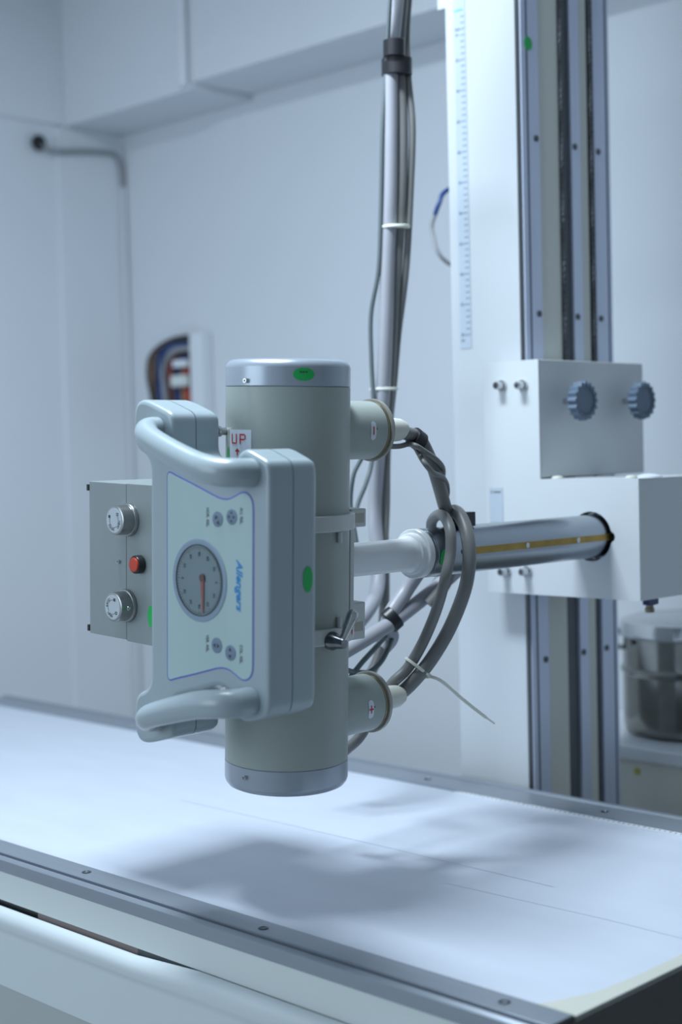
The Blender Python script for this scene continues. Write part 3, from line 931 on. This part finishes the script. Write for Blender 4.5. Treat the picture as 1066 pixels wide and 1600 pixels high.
obj('needle_hub', cyl(.0052, .0, .002, (GX+.0075, yo-.0008, GZ+.004), (0, -1, 0), 20), M['needlehub'], nd)
obj('gauge_glass', cyl(.0466, .0030, .0036, (GX, yo+.0006, GZ), (0, -1, 0), 64), M['glass'], ga)
# push buttons
def tri(b, cx, cz, dx, dz, s=.0034):
    px, pz = -dz, dx
    b.faces.new([b.verts.new((cx+dx*s, yo-.0013, cz+dz*s)), b.verts.new((cx-dx*s*.5+px*s, yo-.0013, cz-dz*s*.5+pz*s)), b.verts.new((cx-dx*s*.5-px*s, yo-.0013, cz-dz*s*.5-pz*s))])
BT = [(.0870, .0840, 'hor'), (.1150, .0885, 'all'), (.0855, -.0825, 'ver'), (.1130, -.0890, 'col')]
for x, z, nm in BT:
    pb = obj('push_button', lathe([(0, 0), (.0103, 0), (.0103, .0006), (.0096, .0010), (0, .0011)], (x, yo, z), (0, -1, 0), 36), M['btnblue'], cp)
    b = bmesh.new()
    o_ = .0042
    if nm == 'hor': tri(b, x-.002, z+.0022, -.3, 1); tri(b, x+.002, z-.0045, .3, 1)
    if nm == 'all':
        for dx, dz in ((0, 1), (0, -1), (1, 0), (-1, 0)): tri(b, x+dx*o_*1.1, z+dz*o_*1.3, dx, dz, .0026)
    if nm == 'ver': tri(b, x-.0032, z, -1, .1); tri(b, x+.0032, z, 1, .1)
    if nm == 'col': tri(b, x, z+o_, 0, 1); tri(b, x, z-o_, 0, -1)
    obj('arrow_marks', b, M['ink'], pb, flat=True)
for s, x, z in (('HOR. REL.', .0665, .0850), ('ALL REL.', .1335, .0905), ('VER. REL.', .0660, -.0825), ('COL. REL.', .1335, -.0885)):
    b = text_bm(s, .0074, (x, yo-.0002, z), (0, 0, -1), (1, 0, 0), .0001, bold=.00012, sx=.80)
    obj('button_lettering', b, M['ink'], ov, flat=True)['label'] = 'printed words '+s
b = text_bm('Allengers', .0165, (.1295, yo-.0002, .0010), (0, 0, -1), (1, 0, 0), .0001, shear=.30, bold=.00050, sx=1.05)
obj('maker_lettering', b, M['logo'], ov, flat=True)
# handlebars
def handle(s):
    pts = [(-.0400, -.2030, .2010), (-.0402, -.2150, .2006), (-.0372, -.2255, .1978), (-.0265, -.2335, .1920), (-.0080, -.2385, .1848), (.0270, -.2430, .1738), (.0650, -.2455, .1625), (.0950, -.2460, .1545),
           (.1200, -.2450, .1500), (.1370, -.2410, .1480), (.1465, -.2320, .1475), (.1500, -.2200, .1472), (.1505, -.2030, .1470)]
    pts = [(x, y, z*s) for x, y, z in pts]
    h = obj('handlebar', tubeb(pts, .0168, 24, 8, rfun=lambda t: .0146+.0041*min(1, t*1.6)), M['panel'], cp)
handle(1); handle(-1)
ellipse_sticker('green_sticker', lambda a, c, d: Vector((.1863+d, -.1380+a, .0085+c)), .0085, .0170, M['green'], cp)

# ================================================================ CABLES
def cable(name, pts, r, mt, label, cat='cable', group=None, per=8):
    return tag(obj(name, tubeb(pts, r, 16, per), mt), label, cat, group)

minus_cable = [(0.012, 0.242, 1.456), (0.012, 0.265, 1.452), (0.014, 0.281, 1.442), (0.018, 0.292, 1.421), (0.02, 0.304, 1.396), (0.02, 0.317, 1.365), (0.012, 0.339, 1.333), (-0.02, 0.39, 1.316), (-0.062, 0.446, 1.268), (-0.075, 0.451, 1.23), (-0.085, 0.442, 1.197), (-0.1, 0.419, 1.166)]
loop1 = [(-0.058, 0.385, 1.285), (-0.040, 0.362, 1.307), (-0.015, 0.343, 1.320), (0.015, 0.322, 1.325), (0.043, 0.304, 1.318), (0.062, 0.291, 1.299), (0.066, 0.285, 1.267), (0.066, 0.273, 1.233), (0.05, 0.277, 1.197), (0.03, 0.28, 1.16), (0.01, 0.274, 1.119), (-0.005, 0.257, 1.084), (-0.02, 0.235, 1.06), (-0.05, 0.227, 1.018), (-0.06, 0.204, 0.979), (-0.09, 0.2, 0.953)]
loop2 = [(-0.066, 0.442, 1.268), (-0.04, 0.408, 1.306), (-0.005, 0.373, 1.326), (0.028, 0.35, 1.326), (0.052, 0.338, 1.306), (0.066, 0.329, 1.281), (0.07, 0.325, 1.249), (0.064, 0.323, 1.214), (0.05, 0.319, 1.176), (0.035, 0.308, 1.137), (0.02, 0.287, 1.098), (0.008, 0.266, 1.071), (-0.01, 0.255, 1.05), (-0.01, 0.235, 1.045)]
cordA = [(0.01, 0.183, 1.436), (0.01, 0.231, 1.435), (0.012, 0.253, 1.438), (0.03, 0.251, 1.435), (0.032, 0.269, 1.426), (0.035, 0.292, 1.413), (0.03, 0.313, 1.399), (0.0, 0.347, 1.381)]
cordB = [(0.0, 0.284, 1.431), (0.038, 0.259, 1.41), (0.042, 0.275, 1.393), (0.035, 0.304, 1.386), (0.02, 0.333, 1.373), (0.0, 0.357, 1.356), (-0.01, 0.36, 1.346)]
sleeveA = [(-0.085, 0.501, 1.236), (-0.1, 0.478, 1.21), (-0.11, 0.447, 1.19), (-0.12, 0.408, 1.166), (-0.12, 0.35, 1.142), (-0.12, 0.289, 1.122), (-0.12, 0.243, 1.108), (-0.12, 0.199, 1.095), (-0.12, 0.149, 1.082)]
sleeveB = [(-0.1, 0.421, 1.247), (-0.115, 0.404, 1.215), (-0.125, 0.386, 1.188), (-0.125, 0.353, 1.158), (-0.13, 0.348, 1.137), (-0.14, 0.367, 1.113), (-0.15, 0.358, 1.095)]
thinC = [(-0.15, 0.467, 1.231), (-0.15, 0.439, 1.194), (-0.15, 0.405, 1.158), (-0.14, 0.371, 1.132), (-0.13, 0.322, 1.105), (-0.12, 0.274, 1.083), (-0.12, 0.246, 1.062), (-0.12, 0.219, 1.042)]
thinD = [(-0.16, 0.54, 1.226), (-0.16, 0.49, 1.184), (-0.15, 0.433, 1.156), (-0.14, 0.384, 1.134), (-0.13, 0.356, 1.11), (-0.12, 0.323, 1.082), (-0.12, 0.295, 1.066), (-0.12, 0.273, 1.066), (-0.12, 0.245, 1.072), (-0.12, 0.215, 1.085)]
hangA = [(-0.15, 0.60, 2.99), (-0.20, 0.565, 2.65), (-0.253, 0.55, 2.308), (-0.262, 0.55, 2.242), (-0.273, 0.55, 2.176), (-0.28, 0.55, 2.12), (-0.283, 0.55, 2.016), (-0.288, 0.55, 1.901), (-0.299, 0.55, 1.763), (-0.308, 0.55, 1.646), (-0.319, 0.55, 1.529), (-0.336, 0.55, 1.41), (-0.346, 0.55, 1.314), (-0.323, 0.53, 1.232), (-0.296, 0.5, 1.182), (-0.275, 0.46, 1.152), (-0.269, 0.42, 1.125), (-0.279, 0.38, 1.097), (-0.296, 0.34, 1.066)]
hangB = [(-0.13, 0.62, 2.99), (-0.19, 0.585, 2.65), (-0.256, 0.57, 2.313), (-0.264, 0.57, 2.246), (-0.273, 0.57, 2.179), (-0.275, 0.57, 2.123), (-0.272, 0.57, 2.018), (-0.278, 0.57, 1.903), (-0.294, 0.57, 1.764), (-0.309, 0.57, 1.647), (-0.321, 0.57, 1.529), (-0.335, 0.57, 1.41), (-0.343, 0.57, 1.313), (-0.343, 0.57, 1.229), (-0.326, 0.55, 1.159), (-0.305, 0.52, 1.097), (-0.291, 0.49, 1.049), (-0.295, 0.45, 1.001), (-0.315, 0.42, 0.962)]
hangC = [(-0.14, 0.56, 2.99), (-0.19, 0.53, 2.65), (-0.245, 0.52, 2.3), (-0.251, 0.52, 2.234), (-0.267, 0.53, 2.171), (-0.282, 0.54, 2.118), (-0.290, 0.535, 2.016), (-0.299, 0.535, 1.866), (-0.308, 0.535, 1.762), (-0.325, 0.53, 1.681), (-0.327, 0.53, 1.599), (-0.324, 0.53, 1.505), (-0.321, 0.52, 1.416), (-0.319, 0.5, 1.37), (-0.323, 0.48, 1.33), (-0.316, 0.46, 1.284), (-0.302, 0.44, 1.216), (-0.3, 0.42, 1.172)]
hangD = [(-0.13, 0.60, 2.99), (-0.20, 0.59, 2.60), (-0.268, 0.59, 2.254), (-0.270, 0.585, 2.127), (-0.262, 0.585, 2.023), (-0.270, 0.585, 1.906), (-0.285, 0.585, 1.766), (-0.308, 0.585, 1.649), (-0.318, 0.58, 1.553), (-0.328, 0.57, 1.434), (-0.335, 0.57, 1.314), (-0.329, 0.55, 1.219), (-0.324, 0.52, 1.168), (-0.311, 0.48, 1.133), (-0.306, 0.45, 1.11), (-0.303, 0.42, 1.091)]
hangE = [(-0.262, 0.465, 1.465), (-0.274, 0.46, 1.434), (-0.286, 0.45, 1.409), (-0.293, 0.44, 1.383), (-0.301, 0.44, 1.332), (-0.29, 0.44, 1.274), (-0.285, 0.44, 1.24)]
tie = [(0.03, 0.247, 1.091), (0.035, 0.26, 1.085), (0.04, 0.287, 1.065), (0.045, 0.327, 1.034), (0.05, 0.368, 1.004), (0.055, 0.398, 0.983)]

cable('power_cable', minus_cable, .0108, M['cable'], 'thick grey cable arching from the minus horn down behind the chrome arm')
cable('power_cable', loop1, .0088, M['cable'], 'thinner grey cable looped over the arm nearest its white end')
cable('power_cable', loop2, .0110, M['cable'], 'thick grey cable looped over the chrome arm into the plus horn')
cable('thin_cord', cordA, .0042, M['cable'], 'thin grey cord leaving the minus horn, wound on the thick cable')
cable('thin_cord', cordB, .0042, M['cable'], 'short thin cord spiralling below the black tape on the thick cable')
cable('cable_sleeve', sleeveA, .0125, M['cable2'], 'pale grey sleeve running low from under the arm to behind the tube')
cable('cable_sleeve', sleeveB, .0130, M['cable2'], 'pale grey sleeve hanging steeply from the arm into the black strap')
cable('thin_cord', thinC, .0045, M['cabledark'], 'dark thin cord hanging under the arm behind the sleeves')
cable('thin_cord', thinD, .0045, M['cabledark'], 'dark thin cord looping low behind the plus horn')
HG = 'cables hanging from the ceiling'
cable('ceiling_cable', hangA, .0135, M['cable2'], 'thickest pale cable hanging from the ceiling left of the column', group=HG)
cable('ceiling_cable', hangB, .0095, M['cable'], 'medium darker grey cable hanging beside the thickest ceiling cable', group=HG)
cable('ceiling_cable', hangC, .0042, M['cabledark'], 'thin cable parting to the left from the hanging ceiling bundle', group=HG)
cable('ceiling_cable', hangD, .0065, M['cable'], 'slim grey cable on the right side of the hanging bundle', group=HG)
cable('thin_cord', hangE, .0040, M['cabledark'], 'short thin cord curving behind the tube below the minus horn')

# wraps
def wrap(center, axis, rx, ry, h, up=(0, 0, 1), band=0.0):
    a = Vector(axis).normalized(); u = (Vector(up)-a*Vector(up).dot(a)).normalized(); s = a.cross(u)
    c = Vector(center)
    bm = bmesh.new()
    rings = []
    for (k, d) in ((.96, -h/2), (1, -h/2+.001), (1.0, h/2-.001), (.96, h/2)):
        rings.append([bm.verts.new(c+a*d+u*ry*k*math.sin(2*PI*i/32)+s*rx*k*math.cos(2*PI*i/32)) for i in range(32)])
    for r0, r1 in zip(rings, rings[1:]):
        for i in range(32):
            bm.faces.new((r0[i], r0[(i+1) % 32], r1[(i+1) % 32], r1[i]))
    if band:
        inner = [[bm.verts.new(c+a*d+u*(ry-band)*math.sin(2*PI*i/32)+s*(rx-band)*math.cos(2*PI*i/32)) for i in range(32)] for d in (-h/2, h/2)]
        for r0, r1 in ((rings[0], inner[0]), (inner[0], inner[1]), (inner[1], rings[-1])):
            for i in range(32):
                bm.faces.new((r0[i], r0[(i+1) % 32], r1[(i+1) % 32], r1[i]))
    else:
        bm.faces.new(rings[0]); bm.faces.new(rings[-1])
    return bm
tag(obj('black_tape', wrap((.013, .272, 1.4455), (.05, .85, -.5), .0155, .016, .020), M['tape']), 'black tape around the thick cable just past the minus horn', 'tape')
tp = obj('black_tape', wrap((-.274, .56, 2.126), (.03, 0, 1), .030, .026, .030, (0, 1, 0)), M['tape'])
tag(tp, 'black tape around the hanging cable bundle near the ceiling beam', 'tape')
b = wrap((-.266, .545, 2.155), (.03, 0, 1), .021, .019, .03, (0, 1, 0))
obj('loose_tape_end', b, M['tape'], tp)
tag(obj('black_strap', wrap((-.122, .350, 1.146), (.35, .75, .62), .0185, .021, .018), M['tape']), 'black strap joining the two pale sleeves below the arm', 'strap')
tag(obj('cable_tie', wrap((-.291, .562, 1.838), (0, 0, 1), .031, .027, .005, (0, 1, 0)), M['tie']), 'white cable tie around the hanging bundle halfway down', 'cable tie', 'cable ties')
tag(obj('cable_tie', wrap((-.325, .560, 1.543), (0, 0, 1), .027, .027, .005, (0, 1, 0)), M['tie']), 'white cable tie on the hanging bundle just above the minus horn', 'cable tie', 'cable ties')
L1 = smooth_path(loop1, 16); L2 = smooth_path(loop2, 16)
TZ_ = 1.088
i1 = min(range(len(L1)//2, len(L1)-40), key=lambda i: abs(L1[i].z-TZ_-.006)); i2 = min(range(len(L2)//2, len(L2)), key=lambda i: (L2[i]-L1[i1]).length)
TC = (L1[i1]+L2[i2])/2; TD = ((L1[i1+1]-L1[i1-1]).normalized()+(L2[min(i2+1, len(L2)-1)]-L2[i2-1]).normalized())
TU = L2[i2]-L1[i1]
ct_ = thing('cable_tie', 'white cable tie with a long loose tail near the plus horn', 'cable tie', tuple(TC), group='cable ties')
b = wrap((0, 0, 0), TD, .0130, TU.length/2+.0125, .0048, TU, .0012)
obj('tie_loop', b, M['tie'], ct_)
b = bmesh.new()
Q = smooth_path([(x-TC.x, y-TC.y, z-TC.z) for x, y, z in [tuple(TC+TU.normalized()*(TU.length/2+.0115))]+tie[2:]], 6)
prev = None
for i, p in enumerate(Q):
    hw = .0026*(1 if i < len(Q)-4 else .5)
    ring = [b.verts.new(p+Vector((dx*.0009, 0, 0))+Vector((0, .6, .8))*dz*hw) for dx, dz in ((-1, -1), (1, -1), (1, 1), (-1, 1))]
    if prev:
        for k in range(4):
            b.faces.new((prev[k], prev[(k+1) % 4], ring[(k+1) % 4], ring[k]))
    else:
        b.faces.new(ring)
    prev = ring
b.faces.new(prev)
obj('tie_tail', b, M['tie'], ct_)
hp_ = TU.normalized()*(TU.length/2+.0125)
obj('tie_head', box(hp_.x-.003, hp_.x+.003, hp_.y-.004, hp_.y+.004, hp_.z-.0035, hp_.z+.0035, .0008), M['tie'], ct_)

wr = thing('loose_wire', 'blue and grey wire sticking out from behind the column', 'wire', (-.50, .93, 1.9))
obj('blue_section', tubeb([(x+.5, y-.93, z-1.9) for x, y, z in [(-.40, 1.12, 2.06), (-0.47, 1.03, 2.01), (-0.496, 0.95, 1.975), (-0.500, 0.93, 1.946), (-0.512, 0.93, 1.925)]], .0050, 10), M['blue'], wr)
obj('grey_section', tubeb([(x+.5, y-.93, z-1.9) for x, y, z in [(-0.511, 0.93, 1.927), (-0.521, 0.93, 1.906), (-0.52, 0.93, 1.886), (-0.505, 0.93, 1.844), (-0.495, 0.96, 1.819), (-0.47, 1.03, 1.79), (-.40, 1.12, 1.78)]], .0045, 10), M['wirewhite'], wr)
